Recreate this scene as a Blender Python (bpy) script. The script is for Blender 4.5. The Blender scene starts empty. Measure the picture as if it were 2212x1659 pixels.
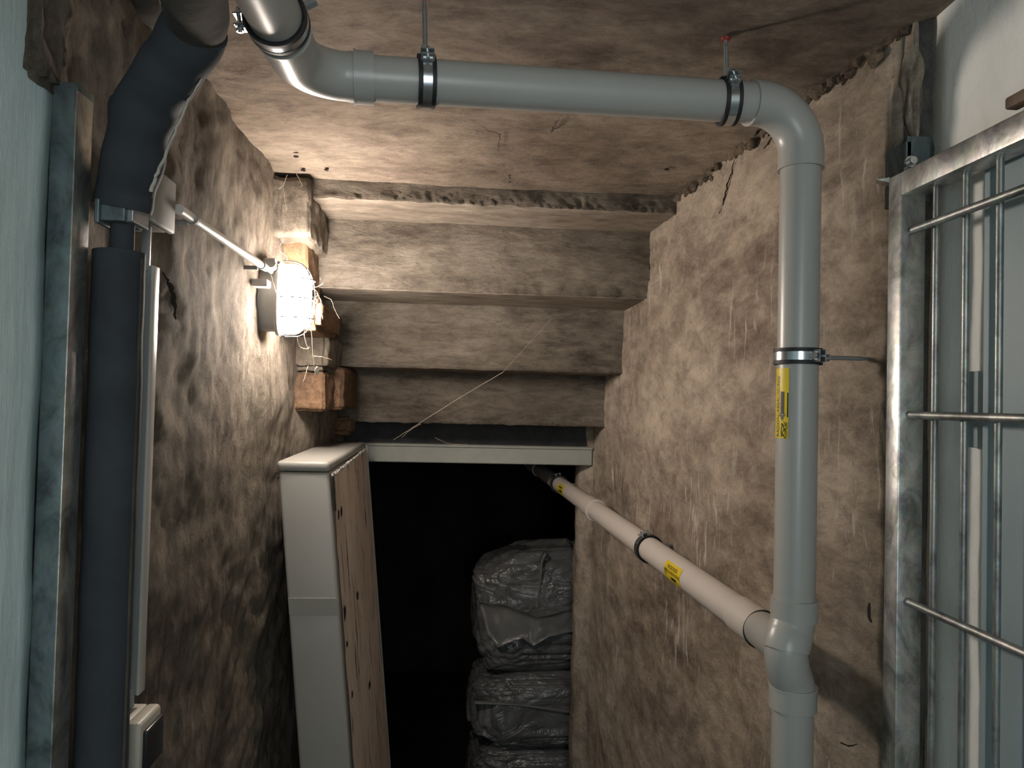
import bpy, bmesh, math, random
from mathutils import Vector, Matrix, noise
random.seed(7)
C = bpy.context.scene.collection
sc = bpy.context.scene
PI = math.pi
EYE = 1.70                      # camera height; h below is measured from the eye
F = 1600.0
# ---------------------------------------------------------------- camera
yc = Vector(((980-1106)/F, (829.5-865)/F, -1.0)).normalized()
zr = Vector((math.sin(.026), math.cos(.026), 0))
zc = (zr - yc*zr.dot(yc)).normalized()
xc = yc.cross(zc)
R = Matrix((xc, yc, zc))        # columns of R^T = world axes in camera space; R maps camera -> world
cam = bpy.data.objects.new('camera', bpy.data.cameras.new('camera'))
cam.data.sensor_width = 36; cam.data.lens = 36*F/2212
cam.data.clip_start = .02
cam.matrix_world = Matrix.Translation((0, 0, EYE)) @ R.to_4x4()
C.objects.link(cam); sc.camera = cam
# ---------------------------------------------------------------- world, lights, exposure
w = bpy.data.worlds.new('world'); sc.world = w; w.use_nodes = True
w.node_tree.nodes['Background'].inputs[0].default_value = (.62, .82, .92, 1)
w.node_tree.nodes['Background'].inputs[1].default_value = .10
def area(name, loc, target, size, power, col):
    l = bpy.data.lights.new(name, 'AREA'); l.shape = 'RECTANGLE'; l.size = size[0]; l.size_y = size[1]
    l.energy = power; l.color = col
    o = bpy.data.objects.new(name, l); C.objects.link(o); o.location = loc
    o.rotation_euler = (Vector(target)-Vector(loc)).to_track_quat('-Z', 'Y').to_euler()
area('corridor_light', (0.22, -.75, EYE+.12), (0.0, 2.0, EYE-.1), (.45, .8), 5.2, (.90, .98, 1.0))
sc.view_settings.view_transform = 'Standard'; sc.view_settings.look = 'None'
sc.view_settings.gamma = 1; sc.view_settings.use_curve_mapping = False
sc.view_settings.exposure = 1.14
LAMP_E = 90.0
# ---------------------------------------------------------------- unprojection helpers
def ray(px, py):
    return R @ Vector(((px-1106)/F, (829.5-py)/F, -1.0))
def U(px, py, Y):
    d = ray(px, py); return Vector((0, 0, EYE)) + d*(Y/d.y)
def UX(px, py, X):
    d = ray(px, py); return Vector((0, 0, EYE)) + d*(X/d.x)
def Z(h): return EYE+h
# ---------------------------------------------------------------- materials
def nodes(name):
    m = bpy.data.materials.new(name); m.use_nodes = True
    nt = m.node_tree; b = nt.nodes['Principled BSDF']
    return m, nt, b
def N(nt, t, **k):
    n = nt.nodes.new(t)
    for a, v in k.items():
        if a in n.inputs: n.inputs[a].default_value = v
        else: setattr(n, a, v)
    return n
def ramp(nt, src, stops):
    r = nt.nodes.new('ShaderNodeValToRGB'); e = r.color_ramp.elements
    while len(e) < len(stops): e.new(.5)
    for i, (p, c) in enumerate(stops):
        e[i].position = p; e[i].color = (*c, 1) if len(c) == 3 else c
    nt.links.new(src, r.inputs[0]); return r.outputs[0]
def mix(nt, a, b, f, mode='MIX'):
    m = nt.nodes.new('ShaderNodeMix'); m.data_type = 'RGBA'; m.blend_type = mode
    for v, i in ((f, 0), (a, 6), (b, 7)):
        if isinstance(v, (int, float)): m.inputs[i].default_value = v
        elif isinstance(v, tuple): m.inputs[i].default_value = (*v, 1)
        else: nt.links.new(v, m.inputs[i])
    return m.outputs[2]
def noise_tex(nt, vec, scale, detail=6, rough=.6, dist=0.0):
    n = N(nt, 'ShaderNodeTexNoise'); n.inputs['Scale'].default_value = scale
    n.inputs['Detail'].default_value = detail; n.inputs['Roughness'].default_value = rough
    n.inputs['Distortion'].default_value = dist
    nt.links.new(vec, n.inputs['Vector']); return n.outputs['Fac']
def mapping(nt, scale=(1, 1, 1), rot=(0, 0, 0)):
    tc = nt.nodes.new('ShaderNodeTexCoord'); mp = nt.nodes.new('ShaderNodeMapping')
    mp.inputs['Scale'].default_value = scale; mp.inputs['Rotation'].default_value = rot
    nt.links.new(tc.outputs['Object'], mp.inputs['Vector']); return mp.outputs[0]
def math_(nt, op, a, b):
    m = nt.nodes.new('ShaderNodeMath'); m.operation = op
    for v, i in ((a, 0), (b, 1)):
        if isinstance(v, (int, float)): m.inputs[i].default_value = v
        else: nt.links.new(v, m.inputs[i])
    return m.outputs[0]
def bump(nt, b, h, strength, dist):
    n = nt.nodes.new('ShaderNodeBump'); n.inputs['Strength'].default_value = strength
    n.inputs['Distance'].default_value = dist
    nt.links.new(h, n.inputs['Height']); nt.links.new(n.outputs[0], b.inputs['Normal'])
def plaster(name, light, mid, dark, scale=2.5, stretch=(1, 1, 1), rot=(0, 0, 0), bs=.6, bd=.006,
            lo=.36, hi=.62, fine=38, speck=.5, scratch=0.0, mot=.85):
    m, nt, b = nodes(name)
    v = mapping(nt); vs = mapping(nt, stretch, rot)
    big = noise_tex(nt, vs, scale, 14, .74, .25)
    col = ramp(nt, big, [(lo, dark), ((lo+hi)/2, mid), (hi, light)])
    sm = noise_tex(nt, vs, scale*7, 12, .78, .3)
    col = mix(nt, col, ramp(nt, sm, [(.34, (.42, .39, .37)), (.60, (1.15, 1.13, 1.08))]), mot, 'MULTIPLY')
    col = mix(nt, col, ramp(nt, noise_tex(nt, v, 1.3, 3, .5), [(.36, (.70, .68, .66)), (.6, (1.08, 1.08, 1.08))]), .9 if mot > .5 else .15, 'MULTIPLY')
    sp = noise_tex(nt, v, 70, 5, .7)
    col = mix(nt, col, tuple(c*.35 for c in dark), ramp(nt, sp, [(.27, (speck,)*3), (.335, (0, 0, 0))]))
    if scratch > 0:
        s = noise_tex(nt, mapping(nt, (9, 9, 1.1), (.5, .25, 0)), 6, 5, .6, .4)
        s2 = noise_tex(nt, v, 2.2, 3, .5)
        f = math_(nt, 'MULTIPLY', ramp(nt, s, [(.575, (0, 0, 0)), (.64, (scratch,)*3)]),
                  ramp(nt, s2, [(.45, (0, 0, 0)), (.6, (1, 1, 1))]))
        col = mix(nt, col, (.62, .56, .48), f)
    nt.links.new(col, b.inputs['Base Color'])
    b.inputs['Roughness'].default_value = .93; b.inputs['Specular IOR Level'].default_value = .15
    n1 = noise_tex(nt, vs, fine, 12, .75, .6); n2 = noise_tex(nt, v, 9, 6, .6, .4); n3 = noise_tex(nt, vs, 150, 6, .75, .4)
    h = math_(nt, 'ADD', math_(nt, 'MULTIPLY', n1, .8), math_(nt, 'ADD', math_(nt, 'MULTIPLY', n2, 1.0), math_(nt, 'MULTIPLY', n3, .38)))
    h = math_(nt, 'SUBTRACT', h, math_(nt, 'MULTIPLY', ramp(nt, sp, [(.27, (1, 1, 1)), (.335, (0, 0, 0))]), .25))
    bump(nt, b, h, min(1, bs*1.15), bd*1.7)
    return m
def simple(name, col, rough=.5, metal=0.0, spec=.5, var=0.0, vs=8, bmp=0.0, bscale=60, coat=0.0, streak=(1, 1, 1)):
    m, nt, b = nodes(name)
    b.inputs['Roughness'].default_value = rough; b.inputs['Metallic'].default_value = metal
    b.inputs['Specular IOR Level'].default_value = spec; b.inputs['Coat Weight'].default_value = coat
    if var > 0:
        n = noise_tex(nt, mapping(nt, streak), vs, 8, .65, .3)
        nt.links.new(ramp(nt, n, [(.3, tuple(c*(1-var) for c in col)), (.68, tuple(min(1, c*(1+var*.6)) for c in col))]), b.inputs['Base Color'])
    else:
        b.inputs['Base Color'].default_value = (*col, 1)
    if bmp > 0:
        bump(nt, b, noise_tex(nt, mapping(nt), bscale, 6, .6, .3), bmp, .003)
    return m
def galvanised(name, c=(.45, .46, .44), rough=.40, metal=.88):
    m, nt, b = nodes(name)
    v = mapping(nt)
    vo = N(nt, 'ShaderNodeTexVoronoi'); vo.inputs['Scale'].default_value = 55
    nt.links.new(v, vo.inputs['Vector'])
    n = noise_tex(nt, mapping(nt, (1, 1, .7)), 16, 8, .7, .8)
    col = ramp(nt, n, [(.34, tuple(x*.45 for x in c)), (.5, c), (.66, tuple(min(1, x*1.5) for x in c))])
    col = mix(nt, col, vo.outputs['Color'], .05, 'OVERLAY')
    nt.links.new(col, b.inputs['Base Color'])
    b.inputs['Metallic'].default_value = metal
    b.inputs['Roughness'].default_value = rough
    bump(nt, b, noise_tex(nt, v, 70, 5, .6), .25, .002)
    return m
M = {}
M['wall_r'] = plaster('brown_plaster', (.60, .525, .44), (.47, .405, .335), (.24, .19, .158), 2.0, (1, .55, 1.0), (.6, 0, 0), .8, .006, .36, .60, 34, .9, .85)
M['wall_l'] = plaster('rough_plaster', (.37, .325, .27), (.28, .24, .198), (.12, .098, .082), 2.6, (1, 1.4, .75), (0, 0, 0), 1.0, .011, .34, .6, 26, .6, .3)
M['ceil'] = plaster('sooty_ceiling_plaster', (.37, .315, .26), (.30, .25, .205), (.19, .152, .128), 1.9, (.7, 1.2, 1), (0, 0, .3), .75, .006, .38, .6, 40, .7, 0)
M['step'] = plaster('cast_concrete', (.335, .30, .255), (.255, .225, .19), (.09, .076, .066), 3.2, (.45, 1, 1.4), (0, 0, 0), 1.0, .010, .34, .6, 30, .7, 0)
M['soffit'] = plaster('smooth_concrete', (.38, .335, .285), (.32, .28, .235), (.2, .17, .14), 3, (.4, 1, 1), (0, 0, 0), .5, .004, .3, .55, 45, .3, 0)
M['white'] = plaster('white_paint_wall', (.90, .91, .88), (.86, .88, .85), (.72, .75, .73), 2.5, (1, 1, .4), (0, 0, 0), .35, .003, .3, .55, 30, .55, 0, .12)
M['white_l'] = plaster('white_paint_cool_light', (.68, .82, .82), (.58, .72, .73), (.40, .51, .53), 5, (2, 2, .22), (0, 0, 0), .35, .003, .34, .6, 24, .1, 0, .28)  # cool light on the white paint is baked into the tint
M['rubble'] = plaster('broken_mortar', (.40, .33, .25), (.28, .22, .17), (.10, .075, .06), 8, (1, 1, 1), (0, 0, 0), 1.0, .012, .35, .6, 50, .6, 0)
M['brick'] = plaster('orange_brick', (.34, .215, .13), (.29, .185, .12), (.16, .115, .09), 6, (1, 1, 1), (0, 0, 0), .9, .008, .32, .58, 40, .6, 0)
M['greyplast'] = plaster('grey_render', (.20, .20, .185), (.16, .16, .15), (.09, .085, .08), 4, (1, 1, .6), (0, 0, 0), .6, .006, .34, .6, 34, .3, 0)
M['dark_room'] = simple('unlit_room_masonry', (.035, .035, .036), .95, 0, .1, .5, 3)  # near-black colour carries the darkness of the unlit room
M['lintel'] = simple('shade_dark_concrete', (.06, .06, .062), .9, 0, .2, .4, 6, .4, 30)  # the last step's shadow above the door head is in this colour
M['pipe'] = simple('grey_plastic_pipe', (.385, .38, .355), .34, 0, .45, .05, 5, .02, 90)
M['pipe_w'] = simple('pale_plastic_pipe', (.58, .53, .48), .42, 0, .4, .05, 5)
M['rubber'] = simple('black_rubber', (.012, .012, .013), .6)
M['zinc'] = simple('bright_zinc', (.55, .58, .60), .24, .9, .5, .15, 40)
M['zinc_d'] = simple('dull_zinc', (.30, .31, .31), .42, .6, .5, .2, 40)
M['galv'] = galvanised('galvanised_steel')
M['galv_post'] = galvanised('galvanised_post', (.13, .165, .17), .5, .5)
M['bar'] = galvanised('galvanised_bar', (.25, .26, .25), .45, .8)
M['foam'] = simple('dark_foam_insulation', (.040, .045, .052), .85, 0, .25, .25, 8, .25, 40)
M['foam_old'] = simple('dusty_foam_insulation', (.075, .066, .056), .9, 0, .2, .4, 9, .5, 30)
M['cream'] = simple('cream_enamel', (.37, .36, .325), .42, 0, .4, .08, 3, .03, 30)
M['header'] = simple('grey_green_paint', (.34, .35, .31), .5, 0, .4, .15, 6)
M['black_plastic'] = simple('black_plastic', (.02, .021, .023), .3)
M['switch'] = simple('yellowed_white_plastic', (.48, .45, .38), .45, 0, .4, .1, 6)
M['lamp_base'] = simple('grey_lamp_plastic', (.32, .31, .29), .5)
M['trunk'] = simple('grey_cable_trunking', (.30, .325, .32), .45, 0, .4, .1, 5)
M['boxgrey'] = simple('dusty_grey_plastic', (.27, .265, .245), .6, 0, .3, .18, 10, .1, 40)
M['conduit'] = simple('pale_grey_conduit', (.55, .54, .50), .28, 0, .5)
M['yellow'] = simple('yellow_sticker', (.72, .54, .03), .4, 0, .4, .1, 30)
M['ink'] = simple('black_ink', (.012, .012, .012), .5)
M['inkw'] = simple('pale_print', (.6, .62, .6), .5)
M['web'] = simple('dusty_cobweb', (.55, .47, .36), .9)
M['crack'] = simple('crack_shadow_dirt', (.02, .015, .012), .95)
M['panel'] = simple('blue_grey_wall_shade', (.25, .325, .345), .5, 0, .35, .10, 2.5, .05, 20)  # shade on the white wall, put into a blue-grey colour
M['wood'] = simple('rusty_brown_bar', (.16, .11, .08), .7, 0, .3, .4, 30)
M['red'] = simple('red_plastic_plug', (.25, .02, .015), .5)
# plastic bag film
m, nt, b = nodes('grey_bag_film'); M['bag'] = m
n = noise_tex(nt, mapping(nt), 5, 5, .55, 1.5)
nt.links.new(ramp(nt, n, [(.35, (.085, .087, .087)), (.6, (.15, .152, .15))]), b.inputs['Base Color'])
b.inputs['Roughness'].default_value = .27; b.inputs['Specular IOR Level'].default_value = .6
vo = N(nt, 'ShaderNodeTexVoronoi'); vo.inputs['Scale'].default_value = 6; vo.feature = 'SMOOTH_F1'
nt.links.new(mapping(nt, (1, 1, 1.6), (.4, .3, 0)), vo.inputs['Vector'])
bump(nt, b, math_(nt, 'ADD', vo.outputs['Distance'], math_(nt, 'MULTIPLY', noise_tex(nt, mapping(nt, (.8, 1, 1.4), (0, .5, 0)), 7, 3, .5, 2.2), .9)), .42, .05)
# peeling inner face of the door
m, nt, b = nodes('peeling_rusty_panel'); M['peel'] = m
v = mapping(nt, (1, 3.0, .45))
n = noise_tex(nt, v, 9, 9, .7, .5)
col = ramp(nt, noise_tex(nt, mapping(nt), 2.5, 6, .6), [(.35, (.62, .50, .42)), (.62, (.78, .69, .60))])
col = mix(nt, col, (.06, .035, .025), ramp(nt, n, [(.565, (0, 0, 0)), (.62, (.9, .9, .9))]))
nt.links.new(col, b.inputs['Base Color']); b.inputs['Roughness'].default_value = .75
bump(nt, b, n, .7, .006)
# lamp glass
m, nt, b = nodes('glowing_lamp_glass'); M['glow'] = m
b.inputs['Base Color'].default_value = (.9, .9, .88, 1); b.inputs['Emission Color'].default_value = (1, .87, .765, 1)
b.inputs['Emission Strength'].default_value = LAMP_E
# ---------------------------------------------------------------- object helpers
WL = {}
def link(name, me, mat, parent=None, smooth=False):
    o = bpy.data.objects.new(name, me); C.objects.link(o)
    for mm in (mat if isinstance(mat, (list, tuple)) else [mat]): me.materials.append(mm)
    if smooth:
        me.shade_smooth()
    if parent is not None:
        o.parent = parent; L = WL[parent.as_pointer()]
        me.transform(Matrix.Translation(-L)); WL[o.as_pointer()] = L
    else:
        WL[o.as_pointer()] = Vector((0, 0, 0))
    return o
def obj(name, vf, mat, parent=None, smooth=False, mats=None):
    vs, fs = vf[0], vf[1]
    me = bpy.data.meshes.new(name); me.from_pydata([tuple(v) for v in vs], [], fs); me.validate(); me.update()
    o = link(name, me, mat, parent, smooth)
    if mats:
        for p, k in zip(me.polygons, mats): p.material_index = k
    return o
def smooth_angle(o, deg=35):
    me = o.data; me.shade_smooth()
    bm = bmesh.new(); bm.from_mesh(me)
    for e in bm.edges:
        if len(e.link_faces) == 2 and e.calc_face_angle(0) > math.radians(deg): e.smooth = False
    bm.to_mesh(me); bm.free(); return o
def tag(o, label, cat=None, group=None, kind=None):
    o['label'] = label
    if cat: o['category'] = cat
    if group: o['group'] = group
    if kind: o['kind'] = kind
    return o
def thing(name, label, cat, loc, group=None):
    o = bpy.data.objects.new(name, None); C.objects.link(o); o.location = loc; o.empty_display_size = .05
    WL[o.as_pointer()] = Vector(loc); return tag(o, label, cat, group)
def join(*ms):
    V, Fc = [], []
    for v, f in ms:
        k = len(V); V += list(v); Fc += [[i+k for i in q] for q in f]
    return V, Fc
def frames(pts):
    T = []
    for i in range(len(pts)):
        a = pts[max(i-1, 0)]; c = pts[min(i+1, len(pts)-1)]; T.append((c-a).normalized())
    up = Vector((0, 0, 1)) if abs(T[0].z) < .9 else Vector((1, 0, 0))
    n = (up - T[0]*up.dot(T[0])).normalized(); out = []
    for t in T:
        n = (n - t*n.dot(t)).normalized(); out.append((t, n, t.cross(n)))
    return out
def tube(pts, r, seg=24, cap=True, jitter=0):
    pts = [Vector(p) for p in pts]; rr = r if isinstance(r, (list, tuple)) else [r]*len(pts)
    V, Fc = [], []
    for p, (t, n, bb), q in zip(pts, frames(pts), rr):
        for k in range(seg):
            a = 2*PI*k/seg; d = n*math.cos(a)+bb*math.sin(a)
            j = 1 + (jitter*noise.noise((p+d*q)*14) if jitter else 0)
            V.append(p+d*q*j)
    for i in range(len(pts)-1):
        for k in range(seg):
            k2 = (k+1) % seg; Fc.append([i*seg+k, i*seg+k2, (i+1)*seg+k2, (i+1)*seg+k])
    if cap:
        Fc.append(list(range(seg))[::-1]); Fc.append([(len(pts)-1)*seg+k for k in range(seg)])
    return V, Fc
def sleeve(c, axis, r0, r1, w, seg=32, a0=0, a1=2*PI, ref=None):
    """hollow ring (or part of one) round an axis"""
    axis = axis.normalized()
    ref = ref or (Vector((0, 0, 1)) if abs(axis.z) < .9 else Vector((1, 0, 0)))
    n = (ref-axis*ref.dot(axis)).normalized(); bb = axis.cross(n)
    full = abs(a1-a0-2*PI) < 1e-4
    ns = seg if full else seg+1
    V, Fc = [], []
    for k in range(ns):
        a = a0+(a1-a0)*k/seg; d = n*math.cos(a)+bb*math.sin(a)
        V += [c+d*r0-axis*w/2, c+d*r1-axis*w/2, c+d*r1+axis*w/2, c+d*r0+axis*w/2]
    for k in range(seg):
        i = 4*k; j = 4*((k+1) % ns)
        for q in range(4):
            q2 = (q+1) % 4; Fc.append([i+q, j+q, j+q2, i+q2])
    if not full:
        Fc.append([0, 1, 2, 3]); e = 4*(ns-1); Fc.append([e+3, e+2, e+1, e])
    return V, Fc
def box(x0, x1, y0, y1, z0, z1):
    V = [Vector(p) for p in ((x0, y0, z0), (x1, y0, z0), (x1, y1, z0), (x0, y1, z0), (x0, y0, z1), (x1, y0, z1), (x1, y1, z1), (x0, y1, z1))]
    return V, [[3, 2, 1, 0], [4, 5, 6, 7], [0, 1, 5, 4], [1, 2, 6, 5], [2, 3, 7, 6], [3, 0, 4, 7]]
def obox(c, ax, ay, az, sx, sy, sz):
    V, Fc = box(-sx/2, sx/2, -sy/2, sy/2, -sz/2, sz/2)
    return [c+ax*v.x+ay*v.y+az*v.z for v in V], Fc
def bevel(vf, w, seg=2):
    bm = bmesh.new(); vs = [bm.verts.new(v) for v in vf[0]]
    for f in vf[1]:
        try: bm.faces.new([vs[i] for i in f])
        except ValueError: pass
    bmesh.ops.recalc_face_normals(bm, faces=bm.faces)
    bmesh.ops.bevel(bm, geom=bm.edges[:], offset=w, segments=seg, affect='EDGES', profile=.5)
    bm.verts.index_update()
    r = ([v.co.copy() for v in bm.verts], [[v.index for v in f.verts] for f in bm.faces]); bm.free(); return r
def fract(p, oct=4):
    return noise.fractal(p, .8, 2.0, oct)
def rough_box(vf, amp, cell, rnd, sc_=9, seed=0):
    """box subdivided to `cell`, rounded and worn by noise: stones and bricks"""
    bm = bmesh.new(); vs = [bm.verts.new(v) for v in vf[0]]
    for f in vf[1]: bm.faces.new([vs[i] for i in f])
    bmesh.ops.recalc_face_normals(bm, faces=bm.faces)
    bmesh.ops.bevel(bm, geom=bm.edges[:], offset=rnd, segments=2, affect='EDGES')
    for _ in range(4):
        es = [e for e in bm.edges if e.calc_length() > cell]
        if not es: break
        bmesh.ops.subdivide_edges(bm, edges=es, cuts=1, use_grid_fill=True)
    bmesh.ops.triangulate(bm, faces=bm.faces)
    bm.normal_update()
    mv = [(v, v.co + v.normal*amp*(fract(v.co*sc_+Vector((seed, 0, 0)))-.1)) for v in bm.verts]
    for v, c in mv: v.co = c
    bm.verts.index_update()
    r = ([v.co.copy() for v in bm.verts], [[v.index for v in f.verts] for f in bm.faces]); bm.free(); return r
def strip_wall(line, z0, z1, cell, amp, flip=False, sc_=5.0, fn=None, thick=.14, seed=0):
    """wall following a plan polyline, gridded, worn by noise, with a flat back"""
    pts = [Vector((x, y, 0)) for x, y in line]; P = []
    for a, b_ in zip(pts, pts[1:]):
        n = max(1, int((b_-a).length/cell))
        P += [a.lerp(b_, i/n) for i in range(n)]
    P.append(pts[-1]); nz = int((z1-z0)/cell)
    V, Fc = [], []
    Nn = []
    for i, p in enumerate(P):
        t = (P[min(i+1, len(P)-1)]-P[max(i-1, 0)]).normalized(); n = Vector((-t.y, t.x, 0))
        Nn.append(-n if flip else n)
    for i, p in enumerate(P):
        for k in range(nz+1):
            q = Vector((p.x, p.y, z0+(z1-z0)*k/nz))
            d = amp*fract(q*sc_+Vector((seed, 0, 0)), 5) + (fn(q) if fn else 0)
            V.append(q+Nn[i]*d)
    for i in range(len(P)-1):
        for k in range(nz):
            a = i*(nz+1)+k; Fc.append([a, a+nz+1, a+nz+2, a+1])
    base = len(V)                                   # back side
    for i, p in enumerate(P):
        for k in (0, nz): V.append(V[i*(nz+1)+k] - Nn[i]*thick)
    for i in range(len(P)-1):
        a = base+2*i; Fc.append([a, a+1, a+3, a+2])
        Fc.append([i*(nz+1), a, a+2, (i+1)*(nz+1)])
        Fc.append([i*(nz+1)+nz, (i+1)*(nz+1)+nz, a+3, a+1])
    for i in (0, len(P)-1):
        a = base+2*i; col = [i*(nz+1)+k for k in range(nz+1)]
        Fc.append(col+[a+1, a])
    bm = bmesh.new(); vs = [bm.verts.new(v) for v in V]
    for f in Fc:
        try: bm.faces.new([vs[i] for i in f])
        except ValueError: pass
    bmesh.ops.recalc_face_normals(bm, faces=bm.faces)
    bm.verts.index_update()
    r = ([v.co.copy() for v in bm.verts], [[v.index for v in f.verts] for f in bm.faces]); bm.free(); return r
def fillet(pts, rad, n=10):
    pts = [Vector(p) for p in pts]; out = [pts[0]]
    for i in range(1, len(pts)-1):
        a, p, b_ = pts[i-1], pts[i], pts[i+1]
        d1 = (a-p).normalized(); d2 = (b_-p).normalized(); ang = d1.angle(d2)
        t = rad/math.tan(ang/2); c = p+(d1+d2).normalized()*(rad/math.sin(ang/2))
        s = p+d1*t-c; e = p+d2*t-c; tot = s.angle(e)
        for k in range(n+1):
            f = k/n; out.append(c+(s*math.sin((1-f)*tot)+e*math.sin(f*tot))/math.sin(tot))
    out.append(pts[-1]); return out

def smooth_path(P, n=6):
    out = []
    for i in range(len(P)-1):
        p0, p1, p2, p3 = P[max(i-1, 0)], P[i], P[i+1], P[min(i+2, len(P)-1)]
        for k in range(n):
            t = k/n; out.append(.5*((2*p1)+(-p0+p2)*t+(2*p0-5*p1+4*p2-p3)*t*t+(-p0+3*p1-3*p2+p3)*t**3))
    out.append(P[-1]); return out
# ================================================================= THE SETTING
CH = .67; FL = -2.35
def chh(y): return CH+.028*(2.3-max(y, .9))/1.1
STRUCT = 'structure'
# right wall
rl = [(.799, 1.275), (.793, 1.31), (.752, 1.6), (.722, 1.95), (.695, 2.3), (.682, 2.57), (.675, 2.93), (.660, 3.2), (.657, 3.44), (.607, 3.54), (.61, 3.66)]
o = obj('wall_right', strip_wall(rl, Z(FL), Z(CH+.04), .016, .010, sc_=4.5), M['wall_r'], smooth=True)
tag(o, 'brown stained plaster wall with scratches on the right of the passage', 'wall', kind=STRUCT)
wall_r = o
# rebate face between the passage wall and the white wall, grey render
o = obj('trim_1', strip_wall([(.833, 1.225), (.829, 1.238), (.803, 1.272), (.800, 1.30)], Z(FL), Z(CH+.05), .010, .004, sc_=7, thick=.06), M['greyplast'], smooth=True)
tag(o, 'dark grey rendered rebate beside the white wall, above the gate hinge', 'wall', kind=STRUCT)
# white wall right
o = obj('wall_near_right', strip_wall([(.829, -1.6), (.829, 0.6), (.829, 1.236)], Z(FL), Z(CH+.06), .04, .003, sc_=4, thick=.08), M['white'], smooth=True)
tag(o, 'white painted pitted wall behind the open barred gate', 'wall', kind=STRUCT)
# left wall
def left_fn(q):
    d = 0
    if q.y > 2.3 and q.z > Z(-.1): d = 0
    if q.y > 1.9 and q.z < Z(-.45): d += .010*fract(q*9+Vector((3, 1, 5)), 5)
    return d
ll = [(-.580, 1.04), (-.578, 1.25), (-.556, 1.55), (-.548, 2.2), (-.545, 2.6), (-.50, 3.0), (-.49, 3.46)]
o = obj('wall_left', strip_wall(ll, Z(FL), Z(CH+.04), .014, .014, flip=True, sc_=5, fn=left_fn, seed=4), M['wall_l'], smooth=True)
tag(o, 'rough brown plaster wall carrying the lit bulkhead lamp on the left', 'wall', kind=STRUCT)
wall_l = o
o = obj('wall_near_left', strip_wall([(-.559, -1.6), (-.559, .5), (-.559, 1.056)], Z(FL), Z(CH+.06), .03, .004, flip=True, sc_=4, thick=.08), M['white_l'], smooth=True)
tag(o, 'pale painted wall, bluish light baked into its tint, at the left edge of the view', 'wall', kind=STRUCT)
# lump of old brown plaster lapping over the white wall above the steel post
v = U(150, 40, 1.05)
bx = (( -.60, -.545, .985, 1.075, Z(.405), Z(CH+.04)))
o = obj('old_plaster_patch', rough_box(box(*bx), .012, .014, .010, 14, 3), M['wall_l'], wall_l, smooth=True)
# ceiling
def slab(x0, x1, y0, y1, z, cell, amp):
    nx = int((x1-x0)/cell); ny = int((y1-y0)/cell); V, Fc = [], []
    for i in range(nx+1):
        for j in range(ny+1):
            y_ = y0+(y1-y0)*j/ny; p = Vector((x0+(x1-x0)*i/nx, y_, z-CH+chh(y_))); V.append(p+Vector((0, 0, amp*fract(p*3.5, 5))))
    for i in range(nx):
        for j in range(ny):
            a = i*(ny+1)+j; Fc.append([a, a+1, a+ny+2, a+ny+1])
    k = len(V); V += [Vector((x0, y0, z+.15)), Vector((x1, y0, z+.15)), Vector((x1, y1, z+.15)), Vector((x0, y1, z+.15))]
    Fc.append([k, k+1, k+2, k+3])
    Fc.append([0, k, k+3, ny]); Fc.append([nx*(ny+1), nx*(ny+1)+ny, k+2, k+1])
    Fc.append([i*(ny+1) for i in range(nx+1)]+[k+1, k]); Fc.append([i*(ny+1)+ny for i in range(nx, -1, -1)]+[k+3, k+2])
    return V, Fc
o = obj('ceiling', slab(-.74, .95, -1.6, 2.32, Z(CH), .02, .007), M['ceil'], smooth=True)
tag(o, 'sooty beige plaster ceiling with brown stains above the pipes', 'ceiling', kind=STRUCT)
ceil = o
# floors (outside the frame, but they bounce light)
o = obj('floor', box(-.9, 1.1, -1.6, 2.0, Z(-1.75), Z(-1.65)), M['greyplast']); tag(o, 'dark concrete cellar floor below the frame', 'floor', kind=STRUCT)
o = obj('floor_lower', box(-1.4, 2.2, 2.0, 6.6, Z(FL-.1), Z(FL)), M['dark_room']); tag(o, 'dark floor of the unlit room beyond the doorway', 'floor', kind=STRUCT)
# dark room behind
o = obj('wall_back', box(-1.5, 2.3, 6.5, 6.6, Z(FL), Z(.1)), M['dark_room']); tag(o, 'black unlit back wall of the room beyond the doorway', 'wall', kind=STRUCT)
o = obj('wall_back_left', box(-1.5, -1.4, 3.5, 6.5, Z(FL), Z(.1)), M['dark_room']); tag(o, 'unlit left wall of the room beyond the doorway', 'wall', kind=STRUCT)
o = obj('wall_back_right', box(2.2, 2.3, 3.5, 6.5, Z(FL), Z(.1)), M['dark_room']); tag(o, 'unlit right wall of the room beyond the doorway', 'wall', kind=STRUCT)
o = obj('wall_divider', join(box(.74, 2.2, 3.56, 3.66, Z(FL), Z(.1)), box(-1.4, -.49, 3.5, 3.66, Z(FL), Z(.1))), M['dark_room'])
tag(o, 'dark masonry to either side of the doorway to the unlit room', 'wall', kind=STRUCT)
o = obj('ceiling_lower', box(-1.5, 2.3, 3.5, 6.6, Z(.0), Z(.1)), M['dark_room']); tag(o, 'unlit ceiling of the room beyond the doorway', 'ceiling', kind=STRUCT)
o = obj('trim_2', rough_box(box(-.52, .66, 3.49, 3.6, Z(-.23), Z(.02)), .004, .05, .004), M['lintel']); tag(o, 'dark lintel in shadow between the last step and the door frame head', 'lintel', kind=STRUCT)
# door frame head
hp = [U(780, 957, 3.46), U(1281, 964, 3.46)]
z1 = (hp[0].z+hp[1].z)/2; z0 = U(1040, 1001, 3.46).z
hd = obj('door_frame_head', bevel(box(-.50, .655, 3.44, 3.53, z0, z1), .006), M['header'])
tag(hd, 'grey painted steel head of the door frame under the stairs', 'door frame', kind=STRUCT)
obj('rebate_lip', bevel(box(-.50, .655, 3.43, 3.45, z1-.012, z1-.004), .002), M['header'], hd)

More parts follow.
